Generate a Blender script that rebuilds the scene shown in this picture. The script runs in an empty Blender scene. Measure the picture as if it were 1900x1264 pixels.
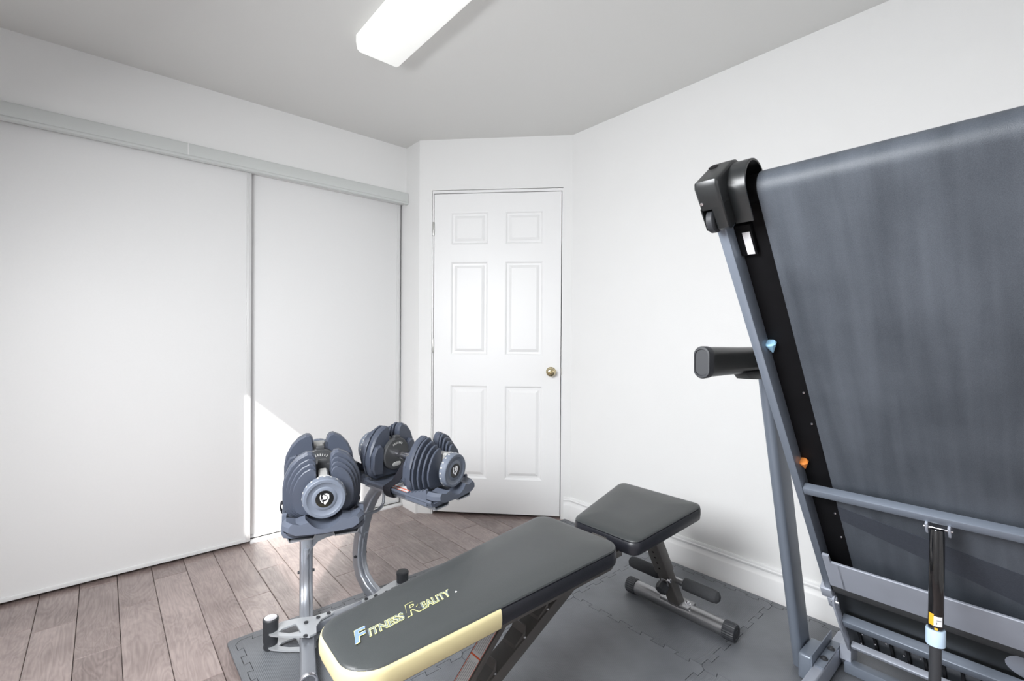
import bpy, bmesh, math, random
from mathutils import Vector, Matrix
random.seed(7)
S = bpy.context.scene
C = S.collection
PI = math.pi
R_ = math.radians

# ---------------------------------------------------------------- camera
cam_d = bpy.data.cameras.new('camera')
cam = bpy.data.objects.new('camera', cam_d)
C.objects.link(cam)
S.camera = cam
FOC, YAW, PIT, ROL, CAMH = 873.2118, R_(48.9666), R_(-0.20752), R_(0.3485), 1.1356
fw = Vector((math.cos(YAW)*math.cos(PIT), math.sin(YAW)*math.cos(PIT), math.sin(PIT)))
rt0 = Vector((math.sin(YAW), -math.cos(YAW), 0)); up0 = rt0.cross(fw)
rt = math.cos(ROL)*rt0 + math.sin(ROL)*up0
up = -math.sin(ROL)*rt0 + math.cos(ROL)*up0
cam.matrix_world = Matrix(((rt.x, up.x, -fw.x, 0), (rt.y, up.y, -fw.y, 0), (rt.z, up.z, -fw.z, CAMH), (0, 0, 0, 1)))
cam_d.sensor_width = 36
cam_d.lens = FOC/1900*36
cam_d.shift_y = -2.35/1900
cam_d.clip_start = 0.02

# ---------------------------------------------------------------- world, sun, daylight, added fill
W = bpy.data.worlds.new('sky'); S.world = W; W.use_nodes = True
W.node_tree.nodes['Background'].inputs[0].default_value = (0.75, 0.87, 1, 1)
W.node_tree.nodes['Background'].inputs[1].default_value = 1.5

def lamp(name, kind, energy, color, loc, direction, **kw):
    l = bpy.data.lights.new(name, kind); l.energy = energy; l.color = color
    for k, v in kw.items(): setattr(l, k, v)
    o = bpy.data.objects.new(name, l); C.objects.link(o); o.location = loc
    o.rotation_euler = Vector(direction).to_track_quat('-Z', 'Y').to_euler()
    return o
SUN = Vector((0.58, 0.81, -0.531)).normalized()
lamp('sun', 'SUN', 7.0, (1, 0.97, 0.93), (-3, -3, 4), SUN, angle=R_(0.6))
lamp('daylight_side', 'AREA', 72, (0.97, 0.985, 1), (-0.56, 0.757, 1.53), (1, 0.25, -1.25), shape='RECTANGLE', size=0.9, size_y=0.76)
lamp('fill_rear', 'AREA', 14, (0.97, 0.985, 1), (0.6, -1.22, 1.35), (0.0, 1, -0.6), shape='RECTANGLE', size=2.2, size_y=1.3)  # fill light added behind the camera to raise the ambient level

vs = S.view_settings
vs.view_transform = 'Standard'; vs.look = 'None'; vs.gamma = 1; vs.use_curve_mapping = False
vs.exposure = 0.17

# ---------------------------------------------------------------- materials
def srgb(r, g, b):
    f = lambda c: (c/255/12.92) if c/255 <= 0.04045 else ((c/255+0.055)/1.055)**2.4
    return (f(r), f(g), f(b), 1)

def mat(name, col, rough=0.5, metal=0.0, spec=0.5, noise=0.0, nscale=40, bump=0.0, bscale=200, coat=0.0, rvar=0.0):
    m = bpy.data.materials.new(name); m.use_nodes = True
    nt = m.node_tree; N = nt.nodes; L = nt.links
    b = N['Principled BSDF']
    b.inputs['Base Color'].default_value = col
    b.inputs['Roughness'].default_value = rough
    b.inputs['Metallic'].default_value = metal
    b.inputs['Specular IOR Level'].default_value = spec
    b.inputs['Coat Weight'].default_value = coat
    tc = N.new('ShaderNodeTexCoord')
    if noise or rvar:
        n = N.new('ShaderNodeTexNoise'); n.inputs['Scale'].default_value = nscale; n.inputs['Detail'].default_value = 5
        L.new(tc.outputs['Object'], n.inputs['Vector'])
        if noise:
            hs = N.new('ShaderNodeMixRGB'); hs.blend_type = 'MIX'
            a = [c*(1-noise) for c in col[:3]]+[1]; c2 = [min(1, c*(1+noise)) for c in col[:3]]+[1]
            hs.inputs[1].default_value = a; hs.inputs[2].default_value = c2
            L.new(n.outputs['Fac'], hs.inputs[0]); L.new(hs.outputs[0], b.inputs['Base Color'])
        if rvar:
            mr = N.new('ShaderNodeMapRange'); mr.inputs[1].default_value = .3; mr.inputs[2].default_value = .7
            mr.inputs[3].default_value = rough-rvar; mr.inputs[4].default_value = rough+rvar
            L.new(n.outputs['Fac'], mr.inputs[0]); L.new(mr.outputs[0], b.inputs['Roughness'])
    if bump:
        n2 = N.new('ShaderNodeTexNoise'); n2.inputs['Scale'].default_value = bscale; n2.inputs['Detail'].default_value = 3
        L.new(tc.outputs['Object'], n2.inputs['Vector'])
        bp = N.new('ShaderNodeBump'); bp.inputs['Strength'].default_value = bump; bp.inputs['Distance'].default_value = 0.002
        L.new(n2.outputs['Fac'], bp.inputs['Height']); L.new(bp.outputs[0], b.inputs['Normal'])
    return m

M = {}
M['wall'] = mat('wall_paint', (0.80, 0.80, 0.795, 1), 0.75, spec=0.25, noise=0.012, nscale=6, bump=0.15, bscale=260)
M['ceiling'] = mat('ceiling_paint', (0.73, 0.73, 0.715, 1), 0.9, spec=0.15, bump=0.15, bscale=300)
M['closet'] = mat('closet_panel_white', (0.79, 0.79, 0.79, 1), 0.5, spec=0.3, noise=0.015, nscale=120, bump=0.1, bscale=500)
M['trim'] = mat('trim_white', (0.82, 0.82, 0.82, 1), 0.4, spec=0.4)
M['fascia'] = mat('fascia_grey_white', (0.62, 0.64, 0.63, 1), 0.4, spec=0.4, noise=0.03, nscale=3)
M['stile'] = mat('stile_white_metal', (0.68, 0.68, 0.68, 1), 0.35, spec=0.5)
M['dark'] = mat('dark_gap', (0.012, 0.011, 0.01, 1), 0.9, spec=0.1)
M['brass'] = mat('polished_brass', (0.62, 0.53, 0.33, 1), 0.16, metal=1)
M['steel'] = mat('hinge_steel', (0.6, 0.6, 0.58, 1), 0.3, metal=1)
M['frame'] = mat('treadmill_frame_slate', (0.195, 0.225, 0.275, 1), 0.36, metal=0.25, spec=0.5, noise=0.05, nscale=9)
M['frame2'] = mat('treadmill_sheet_metal', (0.43, 0.46, 0.53, 1), 0.42, metal=0.3, noise=0.1, nscale=14, rvar=0.05)
M['tcap'] = mat('black_moulded_plastic', (0.013, 0.0145, 0.0155, 1), 0.34, spec=0.6, bump=0.04, bscale=900)
M['tblack'] = mat('matte_black', (0.005, 0.005, 0.006, 1), 0.6, spec=0.15, noise=0.4, nscale=18)
M['rubber'] = mat('black_rubber', (0.035, 0.037, 0.042, 1), 0.5, spec=0.4)
M['gasblk'] = mat('gloss_black', (0.006, 0.006, 0.007, 1), 0.12, spec=0.7, coat=0.3)
M['sleeve'] = mat('pale_blue_sleeve', (0.55, 0.70, 0.86, 1), 0.45)
M['blue'] = mat('blue_elastomer', (0.35, 0.62, 0.85, 1), 0.5)
M['orange'] = mat('orange_elastomer', (0.9, 0.30, 0.06, 1), 0.5)
M['white'] = mat('white_label', (0.85, 0.85, 0.87, 1), 0.5)
M['yellow'] = mat('amber_label', (0.85, 0.45, 0.03, 1), 0.5)
M['zinc'] = mat('zinc_bolt', (0.75, 0.75, 0.78, 1), 0.25, metal=1)
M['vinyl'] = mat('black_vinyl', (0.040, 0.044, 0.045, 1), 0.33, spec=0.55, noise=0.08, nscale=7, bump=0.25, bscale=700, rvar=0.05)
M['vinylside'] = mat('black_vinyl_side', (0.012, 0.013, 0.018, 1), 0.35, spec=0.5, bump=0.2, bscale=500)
M['gold'] = mat('cream_gold_vinyl', (0.58, 0.51, 0.29, 1), 0.35, spec=0.5, noise=0.06, nscale=10)
M['bframe'] = mat('black_powder_coat', (0.085, 0.08, 0.075, 1), 0.4, spec=0.5, noise=0.1, nscale=60)
M['bsteel'] = mat('grey_metallic_tube', (0.33, 0.33, 0.34, 1), 0.3, metal=0.85)
M['foam'] = mat('charcoal_foam_and_shade', (0.05, 0.052, 0.056, 1), 0.85, spec=0.3, noise=0.15, nscale=300, bump=0.5, bscale=600)
M['warn'] = mat('silver_warning_label', (0.75, 0.75, 0.75, 1), 0.4, metal=0.1)
M['warnred'] = mat('orange_red_ink', (0.80, 0.13, 0.05, 1), 0.5)
M['ink'] = mat('grey_ink', (0.25, 0.25, 0.26, 1), 0.5)
M['stand'] = mat('stand_grey_steel', (0.40, 0.42, 0.46, 1), 0.34, metal=0.75, noise=0.04, nscale=12)
M['plateg'] = mat('gusset_silver', (0.56, 0.58, 0.60, 1), 0.38, metal=0.5)
M['dplast'] = mat('blue_grey_plastic', (0.085, 0.098, 0.13, 1), 0.4, spec=0.5, noise=0.08, nscale=20)
M['dplate'] = mat('dumbbell_plate_coating', (0.058, 0.068, 0.094, 1), 0.33, spec=0.55, noise=0.1, nscale=25)
M['dedge'] = mat('dumbbell_collar_black', (0.05, 0.052, 0.055, 1), 0.4, spec=0.5)
M['dknob'] = mat('dial_grey_plastic', (0.135, 0.155, 0.195, 1), 0.36, spec=0.5)
M['dshaft'] = mat('shaft_grey', (0.50, 0.50, 0.49, 1), 0.35, metal=0.3)
M['chrome'] = mat('chrome', (0.85, 0.85, 0.9, 1), 0.2, metal=1)
M['strap'] = mat('black_webbing', (0.010, 0.010, 0.017, 1), 0.9, bump=0.8, bscale=900)
M['textout'] = mat('pale_yellow_print', (0.72, 0.72, 0.28, 1), 0.5)
M['textblue'] = mat('blue_print', (0.16, 0.24, 0.55, 1), 0.5)
M['textgrey'] = mat('grey_print', (0.16, 0.19, 0.20, 1), 0.5)

def node_mat(name):
    m = bpy.data.materials.new(name); m.use_nodes = True
    return m, m.node_tree.nodes, m.node_tree.links, m.node_tree.nodes['Principled BSDF']

# laminate floor: the tint of each plank comes from a face attribute, the grain is procedural
def floor_mat():
    m, N, L, b = node_mat('laminate_planks')
    at = N.new('ShaderNodeAttribute'); at.attribute_name = 'tint'
    tc = N.new('ShaderNodeTexCoord')
    off = N.new('ShaderNodeVectorMath'); off.operation = 'MULTIPLY_ADD'
    cmb = N.new('ShaderNodeCombineXYZ')
    L.new(at.outputs['Fac'], cmb.inputs[0]); L.new(at.outputs['Fac'], cmb.inputs[1]); L.new(at.outputs['Fac'], cmb.inputs[2])
    L.new(cmb.outputs[0], off.inputs[0]); off.inputs[1].default_value = (13.1, 27.7, 9.3); L.new(tc.outputs['Object'], off.inputs[2])
    mp = N.new('ShaderNodeMapping'); mp.inputs['Scale'].default_value = (9, 2.2, 1); L.new(off.outputs[0], mp.inputs['Vector'])
    n1 = N.new('ShaderNodeTexNoise'); n1.inputs['Scale'].default_value = 1.0; n1.inputs['Detail'].default_value = 4; n1.inputs['Distortion'].default_value = 0.6
    L.new(mp.outputs[0], n1.inputs['Vector'])
    mul = N.new('ShaderNodeMath'); mul.operation = 'MULTIPLY'; mul.inputs[1].default_value = 17; L.new(n1.outputs['Fac'], mul.inputs[0])
    fr = N.new('ShaderNodeMath'); fr.operation = 'PINGPONG'; fr.inputs[1].default_value = 0.5; L.new(mul.outputs[0], fr.inputs[0])
    mp2 = N.new('ShaderNodeMapping'); mp2.inputs['Scale'].default_value = (160, 7, 1); L.new(off.outputs[0], mp2.inputs['Vector'])
    n2 = N.new('ShaderNodeTexNoise'); n2.inputs['Scale'].default_value = 1.0; n2.inputs['Detail'].default_value = 4; L.new(mp2.outputs[0], n2.inputs['Vector'])
    n3 = N.new('ShaderNodeTexNoise'); n3.inputs['Scale'].default_value = 7; n3.inputs['Detail'].default_value = 3; L.new(off.outputs[0], n3.inputs['Vector'])
    r = N.new('ShaderNodeValToRGB')
    r.color_ramp.elements[0].position = 0.25; r.color_ramp.elements[0].color = srgb(104, 88, 84)
    r.color_ramp.elements[1].position = 0.78; r.color_ramp.elements[1].color = srgb(190, 173, 168)
    a1 = N.new('ShaderNodeMath'); a1.operation = 'MULTIPLY_ADD'; a1.inputs[1].default_value = 0.22; L.new(fr.outputs[0], a1.inputs[0])
    a2 = N.new('ShaderNodeMath'); a2.operation = 'MULTIPLY_ADD'; a2.inputs[1].default_value = 0.30; L.new(n2.outputs['Fac'], a2.inputs[0])
    a3 = N.new('ShaderNodeMath'); a3.operation = 'MULTIPLY_ADD'; a3.inputs[1].default_value = 0.36; L.new(n3.outputs['Fac'], a3.inputs[0])
    a4 = N.new('ShaderNodeMath'); a4.operation = 'MULTIPLY_ADD'; a4.inputs[1].default_value = 0.16; a4.inputs[2].default_value = -0.02; L.new(at.outputs['Fac'], a4.inputs[0])
    L.new(a4.outputs[0], a3.inputs[2]); L.new(a3.outputs[0], a2.inputs[2]); L.new(a2.outputs[0], a1.inputs[2])
    L.new(a1.outputs[0], r.inputs[0]); L.new(r.outputs[0], b.inputs['Base Color'])
    b.inputs['Roughness'].default_value = 0.34; b.inputs['Specular IOR Level'].default_value = 0.7; b.inputs['Coat Weight'].default_value = 0.5; b.inputs['Coat Roughness'].default_value = 0.3
    bp = N.new('ShaderNodeBump'); bp.inputs['Strength'].default_value = 0.12; bp.inputs['Distance'].default_value = 0.002
    L.new(a1.outputs[0], bp.inputs['Height']); L.new(bp.outputs[0], b.inputs['Normal'])
    return m
M['floor'] = floor_mat()

def mat_tile(name, axis):
    m, N, L, b = node_mat(name)
    tc = N.new('ShaderNodeTexCoord')
    w = N.new('ShaderNodeTexWave'); w.bands_direction = axis; w.inputs['Scale'].default_value = 62
    L.new(tc.outputs['Object'], w.inputs['Vector'])
    n = N.new('ShaderNodeTexNoise'); n.inputs['Scale'].default_value = 4; n.inputs['Detail'].default_value = 5; L.new(tc.outputs['Object'], n.inputs['Vector'])
    r = N.new('ShaderNodeValToRGB'); r.color_ramp.elements[0].color = (0.095, 0.101, 0.113, 1); r.color_ramp.elements[1].color = (0.185, 0.195, 0.212, 1)
    r.color_ramp.elements[0].position = 0.3; r.color_ramp.elements[1].position = 0.75
    L.new(n.outputs['Fac'], r.inputs[0]); L.new(r.outputs[0], b.inputs['Base Color'])
    mr = N.new('ShaderNodeMapRange'); mr.inputs[3].default_value = 0.36; mr.inputs[4].default_value = 0.55; L.new(n.outputs['Fac'], mr.inputs[0]); L.new(mr.outputs[0], b.inputs['Roughness'])
    b.inputs['Specular IOR Level'].default_value = 0.6
    bp = N.new('ShaderNodeBump'); bp.inputs['Strength'].default_value = 0.5; bp.inputs['Distance'].default_value = 0.001
    L.new(w.outputs['Fac'], bp.inputs['Height']); L.new(bp.outputs[0], b.inputs['Normal'])
    return m
M['tileX'] = mat_tile('foam_ribbed_across', 'X')   # ribs run along Y
M['tileY'] = mat_tile('foam_ribbed_along', 'Y')    # ribs run along X

def belt_mat():
    m, N, L, b = node_mat('treadmill_belt_weave')
    tc = N.new('ShaderNodeTexCoord')
    n = N.new('ShaderNodeTexNoise'); n.inputs['Scale'].default_value = 5; n.inputs['Detail'].default_value = 6; L.new(tc.outputs['Object'], n.inputs['Vector'])
    n2 = N.new('ShaderNodeTexNoise'); n2.inputs['Scale'].default_value = 900; L.new(tc.outputs['Object'], n2.inputs['Vector'])
    mp = N.new('ShaderNodeMapping'); mp.inputs['Scale'].default_value = (2, 26, 2); L.new(tc.outputs['Object'], mp.inputs['Vector'])
    n4 = N.new('ShaderNodeTexNoise'); n4.inputs['Scale'].default_value = 1; n4.inputs['Detail'].default_value = 3; L.new(mp.outputs[0], n4.inputs['Vector'])
    ad = N.new('ShaderNodeMath'); ad.operation = 'MULTIPLY_ADD'; ad.inputs[1].default_value = 0.28; L.new(n2.outputs['Fac'], ad.inputs[0])
    ad2 = N.new('ShaderNodeMath'); ad2.operation = 'MULTIPLY_ADD'; ad2.inputs[1].default_value = 0.3; L.new(n4.outputs['Fac'], ad2.inputs[0])
    hf = N.new('ShaderNodeMath'); hf.operation = 'MULTIPLY'; hf.inputs[1].default_value = 0.35; L.new(n.outputs['Fac'], hf.inputs[0])
    L.new(hf.outputs[0], ad2.inputs[2]); L.new(ad2.outputs[0], ad.inputs[2])
    r = N.new('ShaderNodeValToRGB'); r.color_ramp.elements[0].position = 0.35; r.color_ramp.elements[1].position = 0.65
    r.color_ramp.elements[0].color = (0.040, 0.048, 0.060, 1); r.color_ramp.elements[1].color = (0.115, 0.130, 0.155, 1)
    L.new(ad.outputs[0], r.inputs[0])
    at = N.new('ShaderNodeAttribute'); at.attribute_name = 'splice'
    mx = N.new('ShaderNodeMixRGB'); mx.blend_type = 'MULTIPLY'; mx.inputs[2].default_value = (0.62, 0.62, 0.66, 1)
    L.new(at.outputs['Fac'], mx.inputs[0]); L.new(r.outputs[0], mx.inputs[1]); L.new(mx.outputs[0], b.inputs['Base Color'])
    b.inputs['Roughness'].default_value = 0.5; b.inputs['Specular IOR Level'].default_value = 0.5
    wv = N.new('ShaderNodeTexChecker'); wv.inputs['Scale'].default_value = 500; L.new(tc.outputs['Object'], wv.inputs['Vector'])
    bp = N.new('ShaderNodeBump'); bp.inputs['Strength'].default_value = 0.35; bp.inputs['Distance'].default_value = 0.001
    L.new(n2.outputs['Fac'], bp.inputs['Height']); L.new(bp.outputs[0], b.inputs['Normal'])
    return m
M['belt'] = belt_mat()

def emit_mat():
    m, N, L, b = node_mat('lit_acrylic_diffuser')
    b.inputs['Base Color'].default_value = (0.85, 0.86, 0.84, 1); b.inputs['Roughness'].default_value = 0.4
    b.inputs['Emission Color'].default_value = (1, 1, 0.97, 1); b.inputs['Emission Strength'].default_value = 0.42
    return m
M['diffuser'] = emit_mat()

def glass_mat():
    m = bpy.data.materials.new('window_glass'); m.use_nodes = True; N = m.node_tree.nodes; L = m.node_tree.links
    N.remove(N['Principled BSDF'])
    t = N.new('ShaderNodeBsdfTransparent'); g = N.new('ShaderNodeBsdfGlossy'); g.inputs['Roughness'].default_value = 0.02
    mx = N.new('ShaderNodeMixShader'); mx.inputs[0].default_value = 0.06
    L.new(t.outputs[0], mx.inputs[1]); L.new(g.outputs[0], mx.inputs[2]); L.new(mx.outputs[0], N['Material Output'].inputs[0])
    return m
M['glass'] = glass_mat()

# ---------------------------------------------------------------- mesh helpers
def V(*a): return Vector(a)

class B:
    """collects shapes into one bmesh"""
    def __init__(s): s.bm = bmesh.new()
    def poly(s, vs, faces):
        v = [s.bm.verts.new(p) for p in vs]
        out = []
        for f in faces:
            try: out.append(s.bm.faces.new([v[i] for i in f]))
            except ValueError: pass
        return v, out
    def hexa(s, p, bev=0, seg=2):
        """p: 8 corners, bottom ring 0-3 then top ring 4-7"""
        v, f = s.poly(p, [(0, 3, 2, 1), (4, 5, 6, 7), (0, 1, 5, 4), (1, 2, 6, 5), (2, 3, 7, 6), (3, 0, 4, 7)])
        if bev:
            e = list({e for fc in f for e in fc.edges})
            bmesh.ops.bevel(s.bm, geom=e, offset=bev, segments=seg, affect='EDGES', profile=0.5, clamp_overlap=True)
        return s
    def box(s, x0, x1, y0, y1, z0, z1, bev=0, seg=2, f=None):
        p = [V(x0, y0, z0), V(x1, y0, z0), V(x1, y1, z0), V(x0, y1, z0), V(x0, y0, z1), V(x1, y0, z1), V(x1, y1, z1), V(x0, y1, z1)]
        if f: p = [f(*q) for q in p]
        return s.hexa(p, bev, seg)
    def prism(s, pts, a, b, f, bev=0, seg=2):
        """pts: 2D outline (u,v); extruded from a to b; f(u,v,w)->world"""
        n = len(pts)
        vs = [f(u, v, a) for u, v in pts]+[f(u, v, b) for u, v in pts]
        v, fc = s.poly(vs, [tuple(range(n))[::-1], tuple(range(n, 2*n))]+[(i, (i+1) % n, n+(i+1) % n, n+i) for i in range(n)])
        if bev:
            e = [e for e in list(fc[0].edges)+list(fc[1].edges)]
            bmesh.ops.bevel(s.bm, geom=e, offset=bev, segments=seg, affect='EDGES', profile=0.5, clamp_overlap=True)
        return s
    def loft(s, rings, cap=True, closed=False):
        n = len(rings[0]); vv = [[s.bm.verts.new(p) for p in r] for r in rings]
        m = len(rings)
        for i in range(m if closed else m-1):
            a, b2 = vv[i], vv[(i+1) % m]
            for j in range(n):
                try: s.bm.faces.new([a[j], a[(j+1) % n], b2[(j+1) % n], b2[j]])
                except ValueError: pass
        if cap and not closed:
            s.bm.faces.new(vv[0][::-1]); s.bm.faces.new(vv[-1])
        return s
    def lathe(s, prof, o, ax, n=32, cap=True):
        """prof: (distance along ax, radius)"""
        ax = Vector(ax).normalized(); o = Vector(o)
        u = ax.orthogonal().normalized(); w = ax.cross(u)
        rings = [[o+ax*d+(u*math.cos(2*PI*i/n)+w*math.sin(2*PI*i/n))*max(r, 1e-5) for i in range(n)] for d, r in prof]
        return s.loft(rings, cap)
    def cyl(s, a, b, r, n=20, bev=0.0):
        a = Vector(a); b = Vector(b); l = (b-a).length
        pr = [(0, r), (l, r)] if not bev else [(0, r-bev), (bev*.3, r-bev*.3), (bev, r), (l-bev, r), (l-bev*.3, r-bev*.3), (l, r-bev)]
        return s.lathe(pr, a, b-a, n)
    def sweep(s, pts, sect, side=None, cap=True):
        """sweep 2D section (a,b) along pts; a along 'side' vector, b along the other normal"""
        pts = [Vector(p) for p in pts]; rings = []
        ref = Vector(side) if side else None
        for i, p in enumerate(pts):
            t = (pts[min(i+1, len(pts)-1)]-pts[max(i-1, 0)]).normalized()
            if ref is None: ref = t.orthogonal()
            u = (ref-t*ref.dot(t)).normalized(); w = t.cross(u)
            if side is None: ref = u
            rings.append([p+u*a+w*b for a, b in sect])
        return s.loft(rings, cap)
    def sphere(s, c, r, sc=(1, 1, 1), n=16):
        bmesh.ops.create_uvsphere(s.bm, u_segments=n, v_segments=n//2, radius=r, matrix=Matrix.Translation(c) @ Matrix.Diagonal((*sc, 1)))
        return s

def circ(r, n=16, rb=None):
    rb = rb or r
    return [(r*math.cos(2*PI*i/n), rb*math.sin(2*PI*i/n)) for i in range(n)]
def rrect(a, b, r, n=4):
    """rounded rectangle section, half sizes a,b"""
    o = []
    for cx, cy, s0 in ((a-r, b-r, 0), (-(a-r), b-r, 90), (-(a-r), -(b-r), 180), (a-r, -(b-r), 270)):
        for i in range(n+1):
            t = R_(s0+90*i/n); o.append((cx+r*math.cos(t), cy+r*math.sin(t)))
    return o
def arc(cx, cy, r, a0, a1, n):
    return [(cx+r*math.cos(R_(a0+(a1-a0)*i/n)), cy+r*math.sin(R_(a0+(a1-a0)*i/n))) for i in range(n+1)]

def obj(name, b, m, parent=None, org=None, smooth=35, mats=None):
    bm = b.bm if isinstance(b, B) else b
    bmesh.ops.recalc_face_normals(bm, faces=bm.faces[:])
    if org is not None:
        bmesh.ops.translate(bm, verts=bm.verts[:], vec=-Vector(org))
    me = bpy.data.meshes.new(name); bm.to_mesh(me); bm.free()
    for mm in (mats or [m]): me.materials.append(M[mm] if isinstance(mm, str) else mm)
    if smooth:
        me.polygons.foreach_set('use_smooth', [True]*len(me.polygons)); me.set_sharp_from_angle(angle=R_(smooth))
    o = bpy.data.objects.new(name, me); C.objects.link(o)
    if parent: o.parent = parent
    return o
def struct(name, b, m, parent=None, **k):
    o = obj(name, b, m, parent, **k)
    if not parent: o['kind'] = 'structure'
    return o
def thing(name, label, cat, loc=(0, 0, 0), rot=(0, 0, 0), group=None):
    o = bpy.data.objects.new(name, None); C.objects.link(o); o.empty_display_size = 0.1
    o.location = loc; o.rotation_euler = rot; o['label'] = label; o['category'] = cat
    if group: o['group'] = group
    return o

# ---------------------------------------------------------------- room shell
H = 2.40
XR, YL, XW, YB = 2.207, 2.8535, -0.60, -1.30
P0 = V(1.537, 2.681, 0); P1 = V(XR, 1.972, 0)
ev = (P1-P0).normalized(); nv = V(ev.y, -ev.x, 0)      # nv points into the room
if nv.dot(V(-1, -1, 0)) < 0: nv = -nv
DL = (P1-P0).length
def DW(s, z, d=0): return P0+ev*s+nv*d+V(0, 0, z)

b = B(); b.box(XW-.1, XR+.1, YB-.1, 3.3, -.12, -.012); struct('base_slab', b, 'dark')  # base slab under the planks; its near-black colour darkens their gaps
# planks
fb = bmesh.new(); tl = fb.faces.layers.float.new('tint')
PW = 0.1285; X0 = -0.203
known = {-1: 2.585, 0: 2.539, 1: 2.834, 2: 2.531, 3: 1.832, 4: 2.076, 5: 2.28, 6: 2.517, 7: 2.72, 8: 2.216, 9: 2.512, 10: 2.35, 11: 2.058, 12: 2.59, 13: 2.0, 14: 2.283}
lens = {1: .6, 4: .748, 0: 1.0, 2: .63}
for k in range(-4, 19):
    xa, xb = X0+PW*k+.0009, X0+PW*(k+1)-.0009
    y = known.get(k, 2.1+.37*((k*7) % 5))
    ln = lens.get(k, 0.9)
    js = [y+i*ln for i in range(-8, 4)]
    js = sorted([j for j in js if YB-.05 < j < 3.25])
    js = [YB-.05]+js+[3.25]
    for a, c in zip(js[:-1], js[1:]):
        if c-a < .01: continue
        tmp = [fb.verts.new(p) for p in [(xa, a+.0008, -.02), (xb, a+.0008, -.02), (xb, c-.0008, -.02), (xa, c-.0008, -.02), (xa+.0018, a+.0025, 0), (xb-.0018, a+.0025, 0), (xb-.0018, c-.0025, 0), (xa+.0018, c-.0025, 0),
                                         (xa, a+.0008, -.0016), (xb, a+.0008, -.0016), (xb, c-.0008, -.0016), (xa, c-.0008, -.0016)]]
        t = random.random()
        for f in [(4, 5, 6, 7), (8, 9, 5, 4), (9, 10, 6, 5), (10, 11, 7, 6), (11, 8, 4, 7), (0, 1, 9, 8), (1, 2, 10, 9), (2, 3, 11, 10), (3, 0, 8, 11)]:
            fc = fb.faces.new([tmp[i] for i in f]); fc[tl] = t
fl = obj('floor', fb, 'floor', smooth=20); fl['kind'] = 'structure'

b = B(); b.box(XW-.1, XR+.1, YB-.1, 3.3, H, H+.1); struct('ceiling', b, 'ceiling')
b = B(); b.box(XR, XR+.1, YB-.1, P1.y+.3, -.02, H); struct('wall_right', b, 'wall')
# left (closet) wall: the part over the doors
b = B(); b.box(XW-.1, P0.x, YL, YL+.1, 2.03, H); struct('wall_left', b, 'wall')
# return beside the closet
b = B(); b.prism([(P0.x, P0.y), (P0.x+.3, P0.y+.12), (P0.x+.3, 3.3), (P0.x, 3.3)], -.02, H, lambda u, v, w: V(u, v, w)); struct('wall_corner', b, 'wall')
# door wall with opening
DS0, DS1, DZ = 0.084, 0.920, 2.076
b = B()
for s0, s1, z0, z1 in ((0, DS0, -.02, H), (DS1, DL, -.02, H), (DS0, DS1, DZ, H)):
    b.hexa([DW(s0, z0), DW(s1, z0), DW(s1, z0, -.12), DW(s0, z0, -.12), DW(s0, z1), DW(s1, z1), DW(s1, z1, -.12), DW(s0, z1, -.12)])
struct('wall_back', b, 'wall')
b = B(); b.hexa([DW(0, -.02, -.13), DW(DL+.1, -.02, -.13), DW(DL+.1, -.02, -.17), DW(0, -.02, -.17), DW(0, H, -.13), DW(DL+.1, H, -.13), DW(DL+.1, H, -.17), DW(0, H, -.17)])
struct('dark_backing', b, 'dark')  # near-black panel added behind the door so its gaps stay dark
# closet interior
b = B(); b.box(XW-.1, P0.x+.02, 3.15, 3.2, -.02, H); struct('wall_closet', b, 'wall')
# side wall with the window that lets the sun in (thin so that the opening is sharp)
WY0, WY1, WZ0, WZ1 = 0.286, 1.229, 1.135, 1.927
b = B()
for y0, y1, z0, z1 in ((YB-.1, WY0, -.02, H), (WY1, 3.3, -.02, H), (WY0, WY1, -.02, WZ0), (WY0, WY1, WZ1, H)):
    b.box(XW-.02, XW, y0, y1, z0, z1)
struct('wall_side', b, 'wall')
b = B()
for y0, y1, z0, z1 in ((WY0-.05, WY0, WZ0-.05, WZ1+.05), (WY1, WY1+.05, WZ0-.05, WZ1+.05), (WY0, WY1, WZ1, WZ1+.05), (WY0, WY1, WZ0-.05, WZ0)):
    b.box(XW-.03, XW+.012, y0, y1, z0, z1, .003)
w1 = struct('window_1', b, 'trim')
b = B(); b.box(XW-.012, XW-.008, WY0, WY1, WZ0, WZ1); obj('pane', b, 'glass', w1)
# rear wall; window and closed blind added to go with the fill light
b = B(); b.box(XW-.1, XR+.1, YB-.1, YB, -.02, H); struct('wall_rear', b, 'wall')
b = B()
for x0, x1, z0, z1 in ((-.32, -.25, .62, 2.08), (2.03, 2.1, .62, 2.08), (-.25, 2.03, 2.01, 2.08), (-.25, 2.03, .62, .69)):
    b.box(x0, x1, YB, YB+.02, z0, z1, .003)
w2 = struct('added_window', b, 'trim')
b = B(); b.box(-.25, 2.03, YB+.002, YB+.006, .69, 2.01); obj('added_blind', b, 'white', w2)

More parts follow.
